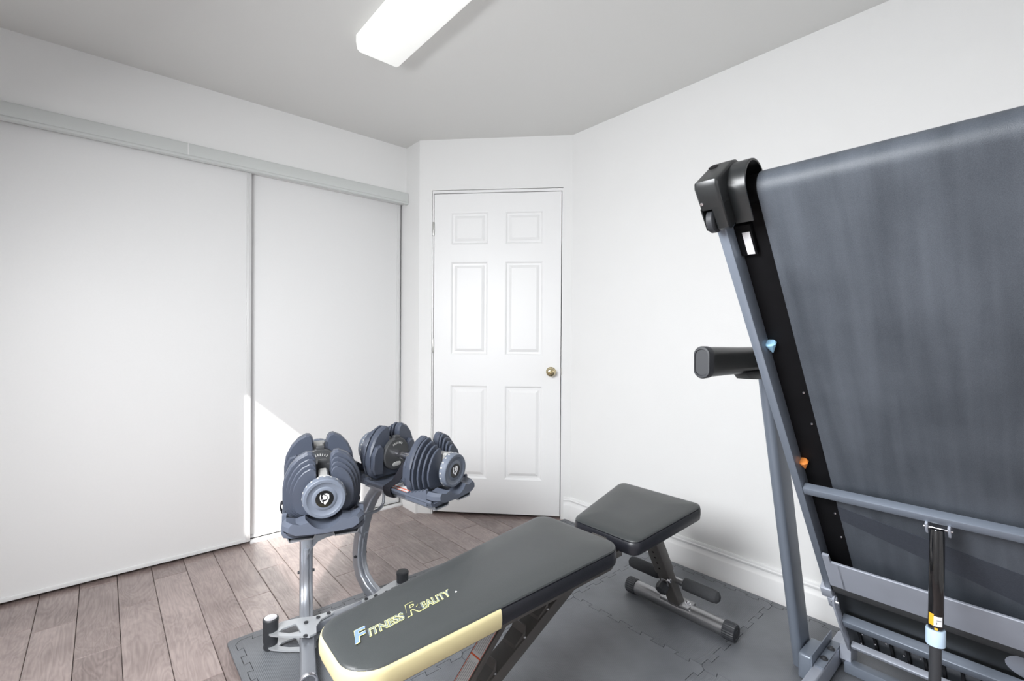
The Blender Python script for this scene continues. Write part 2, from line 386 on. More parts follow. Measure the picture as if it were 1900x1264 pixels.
# closet sliding doors
def sliding(name, x0, x1, yf, z0, z1):
    b = B(); b.box(x0+.02, x1-.02, yf+.004, yf+.03, z0+.006, z1, .001)
    d = struct(name, b, 'closet')
    for xa, xb in ((x0, x0+.022), (x1-.022, x1)):
        b = B(); b.box(xa, xb, yf-.004, yf+.032, z0, z1, .003); b.box(xa+.007, xb-.009, yf-.007, yf, z0, z1, .002)
        obj('stile', b, 'stile', d)
    b = B(); b.box(x0, x1, yf-.002, yf+.03, z0, z0+.018, .002); obj('bottom_rail', b, 'stile', d)
    return d
sliding('door_1', XW+.01, .611, 2.872, .014, 2.06)
sliding('door_2', .56, 1.524, 2.912, .014, 2.06)
b = B(); b.box(.612, P0.x, 2.868, 2.905, -.001, .012, .001); struct('trim_2', b, 'trim')
# header fascia in front of the closet doors
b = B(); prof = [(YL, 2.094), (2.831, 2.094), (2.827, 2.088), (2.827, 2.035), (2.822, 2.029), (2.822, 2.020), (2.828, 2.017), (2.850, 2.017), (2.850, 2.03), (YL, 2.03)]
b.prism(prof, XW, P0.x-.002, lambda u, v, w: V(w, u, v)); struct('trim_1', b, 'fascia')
b = B(); b.box(.318, .3215, 2.8255, 2.8275, 2.036, 2.092); obj('joint_strip', b, 'trim')['kind'] = 'structure'
bpy.data.objects['joint_strip'].name = 'trim_5'

# baseboards
bp = [(0, .142), (.006, .142), (.009, .136), (.009, .130), (.013, .126), (.013, .121), (.009, .115), (.010, .104), (.016, .096), (.018, .091), (.018, 0), (0, 0)]
b = B(); b.prism(bp, YB, P1.y, lambda u, v, w: V(XR-u, w, v)); struct('baseboard_right', b, 'trim')
b = B(); b.prism(bp, DS1+.012, DL+.0, lambda u, v, w: DW(w, v, u)); struct('baseboard_back', b, 'trim')
b = B(); b.prism(bp, P0.y, 2.85, lambda u, v, w: V(P0.x-u, w, v)); struct('baseboard_corner', b, 'trim')

# door frame strips
b = B()
b.hexa([DW(DS0+.003, 0, .003), DW(DS0+.011, 0, .003), DW(DS0+.011, 0, -.1), DW(DS0+.003, 0, -.1)]+[DW(DS0+.003, 2.071, .003), DW(DS0+.011, 2.071, .003), DW(DS0+.011, 2.071, -.1), DW(DS0+.003, 2.071, -.1)])
b.hexa([DW(.914, 0, .002), DW(DS1, 0, .002), DW(DS1, 0, -.1), DW(.914, 0, -.1)]+[DW(.914, 2.071, .002), DW(DS1, 2.071, .002), DW(DS1, 2.071, -.1), DW(.914, 2.071, -.1)])
b.hexa([DW(DS0+.011, 2.055, .003), DW(.914, 2.055, .003), DW(.914, 2.055, -.1), DW(DS0+.011, 2.055, -.1)]+[DW(DS0+.011, 2.071, .003), DW(.914, 2.071, .003), DW(.914, 2.071, -.1), DW(DS0+.011, 2.071, -.1)])
struct('trim_3', b, 'trim')
# six-panel door
def six_panel():
    s0, s1, z0, z1 = .0985, .9095, .018, 2.051
    cols = [(.207, .448), (.557, .797)]; rows = [(.236, .829), (1.021, 1.618), (1.726, 1.935)]
    xs = sorted([s0, s1]+[v for c in cols for v in c]); zs = sorted([z0, z1]+[v for r in rows for v in r])
    b = B(); F = 0.0
    for i in range(len(xs)-1):
        for j in range(len(zs)-1):
            x0, x1, a0, a1 = xs[i], xs[i+1], zs[j], zs[j+1]
            if (x0, x1) in cols and (a0, a1) in rows:
                steps = [(0, 0), (.006, -.002), (.012, -.009), (.024, -.010), (.027, -.008), (.042, -.002), (.046, -.002)]
                rings = [[DW(x0+q, a0+q, F+d), DW(x1-q, a0+q, F+d), DW(x1-q, a1-q, F+d), DW(x0+q, a1-q, F+d)] for q, d in steps]
                b.loft(rings, cap=False); b.poly(rings[-1], [(0, 1, 2, 3)])
            else:
                b.poly([DW(x0, a0, F), DW(x1, a0, F), DW(x1, a1, F), DW(x0, a1, F)], [(0, 1, 2, 3)])
    bk = -.035
    c = [DW(s0, z0, F), DW(s1, z0, F), DW(s1, z1, F), DW(s0, z1, F), DW(s0, z0, bk), DW(s1, z0, bk), DW(s1, z1, bk), DW(s0, z1, bk)]
    b.poly(c, [(0, 1, 5, 4), (1, 2, 6, 5), (2, 3, 7, 6), (3, 0, 4, 7), (4, 5, 6, 7)])
    bmesh.ops.remove_doubles(b.bm, verts=b.bm.verts[:], dist=1e-5)
    return b
door = struct('door_3', six_panel(), 'trim', smooth=15)
b = B(); b.lathe([(0, .031), (.004, .031), (.007, .027), (.008, .012), (.026, .011), (.030, .020), (.038, .0265), (.048, .0275), (.056, .024), (.060, .017), (.0605, .010), (.058, .008)], DW(.85, .922, 0), nv, 32)
kn = obj('door_knob', b, 'brass', door)
b = B(); b.lathe([(0, .008), (.003, .0075), (.0035, .003)], DW(.85, .922, .057), nv, 16); obj('lock_button', b, 'brass', kn)
for z0, z1 in ((1.785, 1.872), (1.034, 1.127), (.29, .38)):
    b = B(); b.cyl(DW(.0955, z0, .006), DW(.0955, z1, .006), .0058, 12, .001)
    for q in (.2, .4, .6, .8): b.cyl(DW(.0955, z0+(z1-z0)*q-.0008, .006), DW(.0955, z0+(z1-z0)*q+.0008, .006), .0064, 12)
    obj('hinge', b, 'steel', door)
b = B(); b.hexa([DW(.9125, .905, .003), DW(.919, .905, .003), DW(.919, .905, .0), DW(.9125, .905, .0), DW(.9125, .95, .003), DW(.919, .95, .003), DW(.919, .95, .0), DW(.9125, .95, .0)])
obj('strike_plate', b, 'steel', door)

# ceiling light
cl = thing('ceiling_light', 'long white fluorescent ceiling light with acrylic wraparound diffuser', 'ceiling light', (.9, 1.3, H))
b = B(); b.box(.80, .995, .70, 1.915, H-.014, H-.0005, .002); obj('mounting_pan', b, 'trim', cl, (.9, 1.3, H))
b = B(); pr = [(.797, H-.002), (.797, H-.03), (.803, H-.058), (.815, H-.067), (.982, H-.067), (.994, H-.058), (.999, H-.03), (.999, H-.002)]
b.prism(pr, .69, 1.925, lambda u, v, w: V(u, w, v), .004); obj('diffuser', b, 'diffuser', cl, (.9, 1.3, H))

# ---------------------------------------------------------------- foam mat tiles
TS = 0.588
GX = [.377, .965, 1.553, 2.141]; GY = [1.955, 1.367, .779, .191, -.397]
TH = 0.010
def edge_line(level, c0, c1):
    n = 12; st = (c1-c0)/n; pts = [(c0, level)]
    for i in range(n):
        h = .009 if i % 2 == 0 else -.009
        a = c0+st*i-(.0030 if i > 0 else -.012); d = c0+st*(i+1)+(.0030 if i < n-1 else -.012)
        pts += [(a, level+h), (d, level+h)]
    pts.append((c1, level))
    return pts
def tile(ci, ri, label):
    x0, x1 = GX[ci], GX[ci+1]; y1, y0 = GY[ri], GY[ri+1]
    g = .0007
    left = ci == 0; right = ci == 2; top = ri == 0
    xa = x0-.031 if left else x0; xb = x1+.031 if right else x1; ya = y0; yb = y1+.031 if top else y1
    bot = edge_line(y0, x0, x1)
    if left: bot = [(xa, y0)]+bot
    if right: bot = bot+[(xb, y0)]
    if right: rgt = []
    else: rgt = [(l, c) for c, l in edge_line(x1, y0, y1)]
    if top: tp_ = [(xb, yb)]+([(xa+.012, yb), (xa, yb-.012)] if left else [(xa, yb)])
    else: tp_ = ([(xb, y1)] if right else [])+[(c, l) for c, l in edge_line(y1, x0, x1)][::-1]+([(xa, y1)] if left else [])
    lf = [] if left else [(l, c) for c, l in edge_line(x0, y0, y1)][::-1]
    pts = bot+rgt+tp_+lf
    out = []
    for p in pts:
        if not out or (Vector(p)-Vector(out[-1])).length > 1e-4: out.append(p)
    if (Vector(out[0])-Vector(out[-1])).length < 1e-4: out.pop()
    # pull every edge in by half the joint width
    n_ = len(out); sh = []
    for k in range(n_):
        p0, p, p1_ = Vector(out[k-1]), Vector(out[k]), Vector(out[(k+1) % n_])
        d0 = (p-p0).normalized(); d1 = (p1_-p).normalized()
        m0 = Vector((-d0.y, d0.x)); m1 = Vector((-d1.y, d1.x)); mm = m0+m1
        if mm.length < .3: mm = m0*1.4
        mm = mm.normalized()
        sh.append(tuple(p+mm*min(.0009/max(mm.dot(m0), .4), .002)))
    out = sh
    b = B(); b.prism(out, .0004, TH, lambda u, v, w: V(u, v, w))
    mid = ((x0+x1)/2, (y0+y1)/2, 0)
    o = obj('foam_mat_tile', b, 'tileX' if (ci+ri) % 2 == 0 else 'tileY', None, mid, smooth=0)
    o.location = mid
    o['label'] = label; o['category'] = 'floor mat'; o['group'] = 'interlocking foam floor tiles'
    # engraved jigsaw outline where the straight border strip meets the tile
    def groove(pts2):
        bb = B()
        for p, q in zip(pts2[:-1], pts2[1:]):
            p = V(*p, 0); q = V(*q, 0); d = (q-p); 
            if d.length < 1e-4: continue
            n = V(-d.y, d.x, 0).normalized()*.0008
            bb.poly([p-n+V(0, 0, TH+.0002), p+n+V(0, 0, TH+.0002), q+n+V(0, 0, TH+.0002), q-n+V(0, 0, TH+.0002)], [(0, 1, 2, 3)])
        obj('border_seam', bb, 'dark', o, mid, smooth=0)
    if left: groove([(l, c) for c, l in edge_line(x0, y0, y1)])
    if right: groove([(l, c) for c, l in edge_line(x1, y0, y1)])
    if top: groove([(c, l) for c, l in edge_line(y1, x0, x1)])
    return o
tl_ = {(0, 0): 'black ribbed foam tile at the exposed corner of the mat, under the dumbbell stand', (1, 0): 'black foam tile along the wood floor behind the bench backrest, with the right stand foot',
       (2, 0): 'black foam tile in the far corner of the mat next to the door', (0, 1): 'black foam tile under the gold-trimmed head end of the bench',
       (1, 1): 'black foam tile under the slanted black bench frame with hooks', (2, 1): 'black foam tile under the rear foot tube of the bench beside the wall',
       (1, 2): 'black foam tile at the bottom edge of the picture between bench and treadmill', (2, 2): 'black foam tile under the treadmill uprights',
       (2, 3): 'black foam tile under the folded treadmill deck, beyond its middle'}
for k, l in tl_.items(): tile(*k, l)

# ---------------------------------------------------------------- treadmill
TB = V(1.8, .165, TH)
tm = thing('treadmill', 'grey treadmill folded upright with its black belt underside facing the room', 'treadmill', TB)
db = V(1.836, .45, .138); dd = V(-.592, 0, .806).normalized(); dn = V(-.806, 0, -.592).normalized()
def DK(s, y, o): return db+dd*s+dn*o+V(0, y-.45, 0)     # o: out of the underside, towards the room
def tp(name, b, m, parent=None, **k): return obj(name, b, m, parent or tm, TB, **k)
def mir(y): return .33-y
for sgn in (0, 1):
    y0, y1 = (.431, .45) if not sgn else (mir(.45), mir(.431))
    b = B(); b.box(.285, 1.57, y0, y1, -.045, 0, .002, f=DK)
    dr = tp('deck_rail', b, 'frame')
# deck board seen between rail and belt
b = B(); b.box(.02, 1.53, mir(.4312), .4312, -.060, -.043, f=DK); b.box(1.52, 1.575, .372, .4312, -.060, -.043, f=DK); b.box(1.52, 1.575, mir(.4312), mir(.372), -.060, -.043, f=DK); tp('deck_board', b, 'tblack')
# belt: loop around the board with rounded rear end
b = B(); ring = []
BR = .020
n_ = 24
path = [(.30, -.030)]+[(.30+(1.556-.30)*i/30, -.030) for i in range(1, 31)]+[(1.556+.032*math.sin(R_(t)), -.062+.032*math.cos(R_(t))) for t in range(15, 180, 15)]+[(1.556, -.094), (.30, -.094)]
ys = [-.04+.41*i/40 for i in range(41)]
sp = b.bm.faces.layers.float.new('splice')
vv = [[b.bm.verts.new(DK(s, y, o)) for y in ys] for s, o in path]
for i in range(len(path)-1):
    for j in range(40):
        f = b.bm.faces.new([vv[i][j], vv[i][j+1], vv[i+1][j+1], vv[i+1][j]])
tp('belt', b, 'belt')
# welded diagonal joint of the belt, a thin overlay strip of the same cloth
def diag(name, s0a, s1a, s0b, s1b, o, m):
    bb = B(); bb.hexa([DK(s0a, .37, o), DK(s1a, .37, o), DK(s1b, -.04, o), DK(s0b, -.04, o)]+[DK(s0a, .37, o-.0012), DK(s1a, .37, o-.0012), DK(s1b, -.04, o-.0012), DK(s0b, -.04, o-.0012)])
    return tp(name, bb, m)
M['belt2'] = mat('belt_joint_weave', (0.045, 0.052, 0.068, 1), 0.55, noise=0.25, nscale=260, bump=0.3, bscale=500)
diag('belt_joint', .615, .670, .435, .560, -.0288, 'belt2')
# roller
b = B(); b.cyl(DK(1.556, mir(.425), -.062), DK(1.556, .425, -.062), .029, 24); tp('rear_roller', b, 'tblack')
# crossbars
b = B(); b.box(.727, .751, mir(.431), .431, -.022, 0, .003, f=DK); tp('crossbar', b, 'frame')
b = B(); b.box(.118, .150, mir(.425), .428, -.025, .004, .004, f=DK); tp('crossbar', b, 'frame')
# lift arms beside the lower crossbar
for sgn in (0, 1):
    ya, yb = (.428, .4345) if not sgn else (mir(.4345), mir(.428))
    b = B(); b.prism([(.262, -.012), (.272, 0), (.27, .012), (.25, .018), (.12, .014), (-.02, .004), (-.06, -.012), (-.06, -.026), (-.02, -.02), (.11, -.012)], ya, yb, lambda u, v, w: DK(u, w, v), .001)
    la = tp('lift_arm', b, 'frame2')
    b = B(); yy = .418 if not sgn else mir(.418); b.cyl(DK(.25, yy, .004), DK(.25, yy+(.022 if not sgn else -.022), .004), .006, 10, .001); obj('pivot_bolt', b, 'zinc', la, TB)
    # bracket on rail end
    ya, yb = (.432, .462) if not sgn else (mir(.462), mir(.432))
    b = B(); b.box(.262, .305, ya, yb, -.028, .006, .003, f=DK); tp('rail_bracket', b, 'frame2')
    ya, yb = (.424, .450) if not sgn else (mir(.45), mir(.424))
    b = B(); b.box(.216, .262, ya, yb, -.008, .006, .003, f=DK); tp('rail_bracket', b, 'frame2')
# motor bay: pale sheet-metal cross plate and black hood
b = B()
pp = [(.335, .005), (.452, .005), (.454, .003), (.452, -.002), (.335, -.004)]
b.prism(pp, mir(.395), .395, lambda u, v, w: DK(u, w, v))
b.prism([(.337, .4285), (.480, .4285), (.480, .412), (.451, .412), (.451, .390), (.337, .390)], -.003, .005, lambda u, v, w: DK(u, v, w))
tp('motor_plate', b, 'frame2')
b = B(); b.box(.299, .336, mir(.428), .428, -.012, .002, .002, f=DK); tp('shaded_return', b, 'foam')  # shade of the downward return, put in as a dark flush strip
b = B(); b.box(-.055, .284, mir(.450), .450, -.16, -.03, .010, 3, f=DK)
hood = tp('motor_hood', b, 'tcap')
for i in range(12):
    y = .40-.04*i
    b = B(); b.box(-.02, .11, y-.004, y+.004, -.032, -.024, .001, f=DK); obj('rib', b, 'tblack', hood, TB)
for s, y in [(.06, .39), (.03, .36), (.06, .33), (.03, .29), (.05, .25), (.0, .40)]:
    b = B(); b.sphere(DK(s, y, -.024), .003, n=8); obj('screw', b, 'zinc', hood, TB)
b = B(); b.lathe([(0, .055), (.002, .055), (.003, .05), (.003, .0)], DK(.20, .02, -.032), dn, 24); obj('round_cover', b, 'frame2', hood, TB)
# lower edge bars
b = B(); b.box(-.012, .003, mir(.42), .424, -.02, .0, .002, f=DK); tp('edge_strip', b, 'frame2')
b = B(); b.box(1.885, 1.925, mir(.455), .455, TH+.006, TH+.040, .004); tp('base_crossbar', b, 'frame')
# base side rails with foot pads
for sgn in (0, 1):
    ya, yb = (.471, .504) if not sgn else (mir(.504), mir(.471))
    b = B(); b.box(1.18, 2.02, ya, yb, TH+.006, .082, .006, 3); br = tp('base_rail', b, 'frame2')
    
    for xa_, xb_ in ((1.17, 1.23), (1.95, 2.03)):
        b = B(); b.box(xa_, xb_, ya-.003, yb+.003, TH+.0005, .05, .004); obj('foot_pad', b, 'rubber', br, TB)
    ya, yb = (.438, .471) if not sgn else (mir(.471), mir(.438))
    b = B(); b.prism([(1.90, .10), (1.97, .10), (1.985, .09), (1.985, .03), (1.94, .012), (1.90, .05)], ya, yb-.001, lambda u, v, w: V(u, w, v), .002); obj('hinge_block', b, 'frame2', br, TB)
    # mounting plate with two bolts on rail
    ys_ = (lambda y: y) if not sgn else mir
    b = B(); b.box(1.735, 1.925, min(ys_(.472), ys_(.500)), max(ys_(.472), ys_(.500)), .0821, .086, .001)
    b.box(1.72, 1.93, min(ys_(.501), ys_(.5045)), max(ys_(.501), ys_(.5045)), .03, .118, .001)
    pl_ = obj('mounting_plate', b, 'frame', br, TB)
    for x in (1.79, 1.865):
        b = B(); b.lathe([(0, .0115), (.002, .0115), (.0035, .008), (.008, .0065), (.0085, .003)], (x, ys_(.486), .086), (0, 0, 1), 16); obj('bolt', b, 'rubber', pl_, TB)
    # upright: leaning oval tube
    yc = ys_(.568)
    sect = rrect(.052, .0165, .0155, 6)
    zs_ = [TH+.001, .3, .6, .9, 1.115]
    rings = [[V(1.805-.315*z+.052+a, yc+c, z) for a, c in sect] for z in zs_]
    b = B(); b.loft(rings); ur = tp('upright', b, 'frame')
    b = B(); b.box(1.745, 1.87, min(ys_(.505), ys_(.550)), max(ys_(.505), ys_(.550)), TH+.001, .098, .01, 3); tp('upright_bracket', b, 'frame')
    # handlebar
    b = B(); sec = rrect(.0375, .0195, .019, 8)
    rings = [[V(x, yc-.010+c*k, 1.078+a*k+dz) for a, c in sec] for x, k, dz in ((1.100, 1.0, 0), (1.16, .985, 0), (1.30, .96, -.001), (1.60, .96, -.002))]
    b.loft(rings); hb = tp('handlebar', b, 'tcap')
    b = B(); rings = [[V(x, yc-.010+c*k, 1.078+a*k) for a, c in sec] for x, k in ((1.118, 1.04), (1.098, 1.05), (1.094, 1.0), (1.0935, .86), (1.0965, .82), (1.0965, .3))]
    b.loft(rings); obj('end_cap', b, 'rubber', hb, TB)
    b = B(); b.prism([(1.30, 1.046), (1.42, 1.046), (1.42, 1.02), (1.33, 1.026)], yc-.03, yc+.01, lambda u, v, w: V(u, w, v), .004); obj('grip_bracket', b, 'tcap', hb, TB)
# console between the uprights (hidden behind the deck)
b = B(); b.prism([(1.40, 1.06), (1.56, 1.02), (1.66, 1.13), (1.62, 1.17), (1.42, 1.10)], mir(.549), .549, lambda u, v, w: V(u, w, v), .01, 3); cs = tp('console', b, 'tcap')
b = B(); b.prism([(1.44, 1.112), (1.58, 1.162), (1.58, 1.166), (1.44, 1.116)], .0, .33, lambda u, v, w: V(u, w, v)); obj('display', b, 'gasblk', cs, TB)
# gas strut
b = B(); b.lathe([(0, .0105), (.245, .0105)], (1.392, .166, .475), (.053, 0, .95), 20); 
b = B(); b.cyl((1.394, .166, .470), (1.402, .166, .715), .0135, 20, .001); gs = tp('gas_strut', b, 'gasblk')
b = B(); b.cyl((1.372, .166, .06), (1.3935, .166, .475), .0108, 16); obj('rod', b, 'rubber', gs, TB)
b = B(); b.lathe([(0, .0165), (.002, .017), (.033, .017), (.035, .0165)], (1.3925, .166, .462), (.03, 0, .95), 20); obj('sleeve', b, 'sleeve', gs, TB)
def curved_label(o0, r, a0, a1, z0, z1, lean=0.033):
    bb = B(); n = 10
    rows = []
    for z in (z0, z1):
        rows.append([V(o0[0]+lean*(z-o0[2])+r*math.cos(R_(a0+(a1-a0)*i/n)), o0[1]+r*math.sin(R_(a0+(a1-a0)*i/n)), z) for i in range(n+1)])
    vs_ = rows[0]+rows[1]
    bb.poly(vs_, [(i, i+1, n+2+i, n+1+i) for i in range(n)])
    return bb
sc_ = (1.394, .166, .470)
obj('caution_label', curved_label(sc_, .01395, 128, 172, .507, .532), 'yellow', gs, TB)
obj('caution_label', curved_label(sc_, .0139, 172, 236, .507, .528), 'white', gs, TB)
obj('caution_mark', curved_label(sc_, .0141, 178, 200, .4985, .5035), 'yellow', gs, TB)
obj('caution_mark', curved_label(sc_, .0141, 190, 226, .5185, .5205), 'ink', gs, TB)
obj('caution_mark', curved_label(sc_, .0141, 188, 196, .511, .516), 'ink', gs, TB)
for y in (.144, .182):
    b = B(); b.box(.700, .730, y, y+.005, -.016, .008, .001, f=DK); tp('strut_lug', b, 'frame2')
b = B(); b.cyl(DK(.716, .140, .002), DK(.716, .191, .002), .003, 10, .001); tp('strut_pin', b, 'zinc')
b = B(); b.box(1.352, 1.392, mir(.471), .471, TH+.03, TH+.062, .004); tp('base_crossbar', b, 'frame')
# elastomer cushions under the deck edge
def cone_bit(s, y, m, r):
    bb = B(); bb.lathe([(0, .0015), (.018, r*.75), (.026, r), (.03, r*.8)], DK(s-.020, y, -.034), dd, 16); tp('deck_cushion', bb, m)
cone_bit(1.195, .424, 'blue', .013); cone_bit(.812, .425, 'orange', .012)
# sticker
b = B(); b.hexa([DK(1.434, .4165, -.030), DK(1.484, .4165, -.030), DK(1.484, .402, -.030), DK(1.434, .402, -.030)]+[DK(1.434, .4165, -.0285), DK(1.484, .4165, -.0285), DK(1.484, .402, -.0285), DK(1.434, .402, -.0285)])
tp('white_sticker', b, 'white')
b = B(); b.box(1.43, 1.50, .398, .431, -.046, -.0305, .002, f=DK); tp('label_block', b, 'tblack')
for s in (1.05, .95, .62, .52):
    b = B(); b.sphere(DK(s, .385, -.043), .0035, n=8); tp('screw', b, 'zinc')
# end caps with transport wheels
for sgn in (0, 1):
    f_ = (lambda u, v, w: DK(u, w, v)) if not sgn else (lambda u, v, w: DK(u, mir(w), v))
    Yc = (lambda y: y) if not sgn else mir
    # block with a cut for the wheel, from side profiles (s, out)
    full = [(1.520, .024), (1.528, .0335), (1.600, .0345), (1.600, -.070), (1.560, -.090), (1.530, -.060)]
    over = [(1.570, .034), (1.616, .036), (1.626, .030), (1.627, -.055), (1.622, -.072), (1.608, -.088), (1.580, -.092), (1.570, -.03)]
    skin = [(1.520, .022), (1.528, .033), (1.574, .034), (1.574, -.03), (1.530, -.03)]
    b = B(); b.prism(full, .4068, .4305, f_, .003, 3); b.prism(over, .4065, .4525, f_, .006, 3); b.prism(skin, .4500, .4525, f_, .0008, 1)
    cap = tp('end_cap', b, 'tcap')
    b = B(); b.lathe([(0, .012), (.001, .022), (.003, .0245), (.013, .0245), (.015, .022), (.016, .012)], DK(1.540, Yc(.4325), .016), V(0, 1 if not sgn else -1, 0), 28); obj('transport_wheel', b, 'rubber', cap, TB)
    b = B(); b.lathe([(0, .0036), (.0015, .0032), (.0018, .001)], DK(1.584, Yc(.4455), .0345), dn, 12); obj('screw', b, 'zinc', cap, TB)
    b = B(); b.lathe([(0, .001), (.0004, .0095)], DK(1.6272, Yc(.440), -.040), dd, 20)
    obj('slot', b, 'tblack', cap, TB)
    # curved guard over the roller end
    b = B()
    out1 = [(1.520, .004), (1.574, .004)]+[(1.574+.048*math.sin(R_(t)), -.044+.048*math.cos(R_(t))) for t in range(15, 181, 15)]
    inn = [(1.574+.0445*math.sin(R_(t)), -.044+.0445*math.cos(R_(t))) for t in range(180, 0, -15)]+[(1.574, .0005), (1.520, .0005)]
    b.prism(out1+inn, .3745, .4075, f_, .0006, 1)
    obj('roller_guard', b, 'tcap', cap, TB)

# ---------------------------------------------------------------- weight bench
BB = V(1.0, 1.0, TH)
bn = thing('weight_bench', 'black adjustable weight bench with gold-edged backrest and yellow lettering', 'weight bench', BB)
def bpart(name, b, m, parent=None, **k): return obj(name, b, m, parent or bn, BB, **k)
def outline(corners, radii, n=8):
    """rounded polygon (ccw corners)"""
    o = []; N = len(corners)
    for i in range(N):
        p = Vector(corners[i]); a = (Vector(corners[i-1])-p).normalized(); c = (Vector(corners[(i+1) % N])-p).normalized()
        r = radii[i]; half = a.angle(c)/2; d = r/math.tan(half); ctr = p+(a+c).normalized()*(r/math.sin(half))
        s = p+a*d-ctr; e = p+c*d-ctr
        a0 = math.atan2(s.y, s.x); a1 = math.atan2(e.y, e.x)
        while a1 < a0: a1 += 2*PI
        if a1-a0 > PI: a0 += 2*PI; a0, a1 = a0, a1
        for k in range(n+1):
            t = a0+(a1-a0)*k/n; o.append((ctr.x+r*math.cos(t), ctr.y+r*math.sin(t)))
    return o
def inset(pts, d):
    n = len(pts); out = []
    for i in range(n):
        a = Vector(pts[i-1]); c = Vector(pts[(i+1) % n]); t = (c-a).normalized(); nn = Vector((-t.y, t.x))
        out.append((pts[i][0]+nn.x*d, pts[i][1]+nn.y*d))
    return out
def pad(pts, zf, th, crown, nm, parent):
    """pad with side wall, seam and crowned top; zf(x,y)->top edge height"""
    lay = [(.004, -th), (.0, -th+.004), (-.002, -th*.55), (-.001, -.010), (.0015, -.007), (.0002, -.004)]
    side = B(); side.loft([[V(x, y, zf(x, y)+dz) for x, y in inset(pts, d)] for d, dz in lay], cap=True)
    top = B(); rings = []
    cx = sum(p[0] for p in pts)/len(pts); cy = sum(p[1] for p in pts)/len(pts)
    for d, dz in [(.0015, -.0065), (.0008, -.003), (.003, .0005), (.008, crown*.22), (.015, crown*.42)]:
        rings.append([V(x, y, zf(x, y)+dz) for x, y in inset(pts, d)])
    base = inset(pts, .015); hx = max(p[0] for p in base)-cx; hy = max(p[1] for p in base)-cy
    for q in (.012, .028, .048, .07, .095):
        kx = 1-q/hx; ky = 1-q/hy; fz = .42+.58*math.sin(min(1, q/.08)*PI/2)
        rings.append([V(cx+(x-cx)*kx, cy+(y-cy)*ky, zf(cx+(x-cx)*kx, cy+(y-cy)*ky)+crown*fz) for x, y in base])
    top.loft(rings, cap=False)
    vv_ = top.bm.verts[:][-len(pts):]
    top.bm.faces.new(vv_)
    return side, top
# backrest
zf = lambda x, y: .478+(x-.36)*(.036/.80)
cor = [(.358, .872), (1.178, .836), (1.172, 1.178), (.366, 1.095)]
ol = outline(cor, [.075, .055, .045, .060])
sd, tpb = pad(ol, zf, .048, .009, 'backrest', bn)
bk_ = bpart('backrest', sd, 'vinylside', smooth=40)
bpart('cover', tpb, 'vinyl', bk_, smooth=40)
# gold band around the head end
npt = len(ol)
gb = B()
rngs = []
idx = [i for i in range(npt)]
def band_pts():
    # walk from near side at x=.735 around head end to far side at x=.60
    dense = []
    for i in range(npt):
        a = Vector(ol[i]); c = Vector(ol[(i+1) % npt]); m = max(1, int((c-a).length/.02))
        for k in range(m): dense.append(a+(c-a)*k/m)
    return dense
dn_ = band_pts()
sel = [p for p in dn_]
# order: start on the far side, pass the head end, finish on the near side
far = sorted([p for p in sel if p.y > .985 and p.x < .62], key=lambda p: (-p.x, -p.y))
i0 = min(range(len(dn_)), key=lambda i: abs(dn_[i].x-.60)+(0 if dn_[i].y > 1.0 else 9))
seq = []
i = i0
while True:
    seq.append(dn_[i % len(dn_)]); i += 1
    if dn_[i % len(dn_)].y < .95 and dn_[i % len(dn_)].x > .725: break
for k, p in enumerate(seq):
    a = seq[max(k-1, 0)]; c = seq[min(k+1, len(seq)-1)]; t = (c-a).normalized(); o2 = Vector((t.y, -t.x))
    z = zf(p.x, p.y)
    q = [(-.002, -.050), (.002, -.049), (.0045, -.040), (.0055, -.027), (.0045, -.014), (.0018, -.0055), (-.0010, -.0035), (-.003, -.005)]
    rngs.append([V(p.x+o2.x*d, p.y+o2.y*d, z+h) for d, h in q])
gb.loft(rngs); bpart('gold_band', gb, 'gold', bk_, smooth=50)
# plywood underside
b = B(); b.loft([[V(x, y, zf(x, y)+dz) for x, y in inset(ol, .008)] for dz in (-.058, -.048)]); bpart('base_board', b, 'bframe', bk_)
# seat
zs2 = lambda x, y: .491+(x-1.28)*(.043/.35)
cor2 = [(1.268, .858), (1.640, .822), (1.640, 1.182), (1.268, 1.122)]
ol2 = outline(cor2, [.035, .03, .03, .035])
sd, tpb = pad(ol2, zs2, .048, .012, 'seat', bn)
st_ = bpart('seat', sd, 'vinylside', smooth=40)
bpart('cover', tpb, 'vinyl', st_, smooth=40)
b = B(); b.box(1.264, 1.2675, .975, .978, .445, .475); bpart('stitch_seam', b, 'vinyl', st_)
b = B(); b.loft([[V(x, y, zs2(x, y)+dz) for x, y in inset(ol2, .012)] for dz in (-.053, -.045)]); bpart('base_board', b, 'bframe', st_)
# lettering
def lettering(parts, origin, ydir_h, parent):
    """parts: (text, size, material fill); laid along +X with italic shear"""
    x = 0.0
    for txt, size, fill, wid in parts:
        for lay, (ofs, mt, dz) in enumerate((((.0026 if size > .05 else .0016), 'textout', .0), ((.0010 if size > .05 else .0001), fill, .0005))):
            cu = bpy.data.curves.new('lettering', 'FONT'); cu.body = txt; cu.size = size; cu.shear = .35; cu.offset = ofs; cu.extrude = .0003
            cu.space_character = 1.0
            to = bpy.data.objects.new('t', cu); C.objects.link(to)
            bpy.context.view_layer.update()
            me = bpy.data.meshes.new_from_object(to.evaluated_get(bpy.context.evaluated_depsgraph_get()))
            bpy.data.objects.remove(to); 
            xs_ = [v.co.x for v in me.vertices]; w0, w1_ = min(xs_), max(xs_)
            k = wid/(w1_-w0)
            for v in me.vertices:
                px = origin[0]+x+(v.co.x-w0)*k; py = origin[1]+v.co.y+(px-origin[0])*.045
                v.co = V(px, py, zf(px, py)+.0098+dz+v.co.z)-BB
            me.materials.clear(); me.materials.append(M[mt])
            o = bpy.data.objects.new('lettering', me); C.objects.link(o); o.parent = parent
        x += wid-((.008 if txt == 'F' else .004) if size > .05 else .0005)
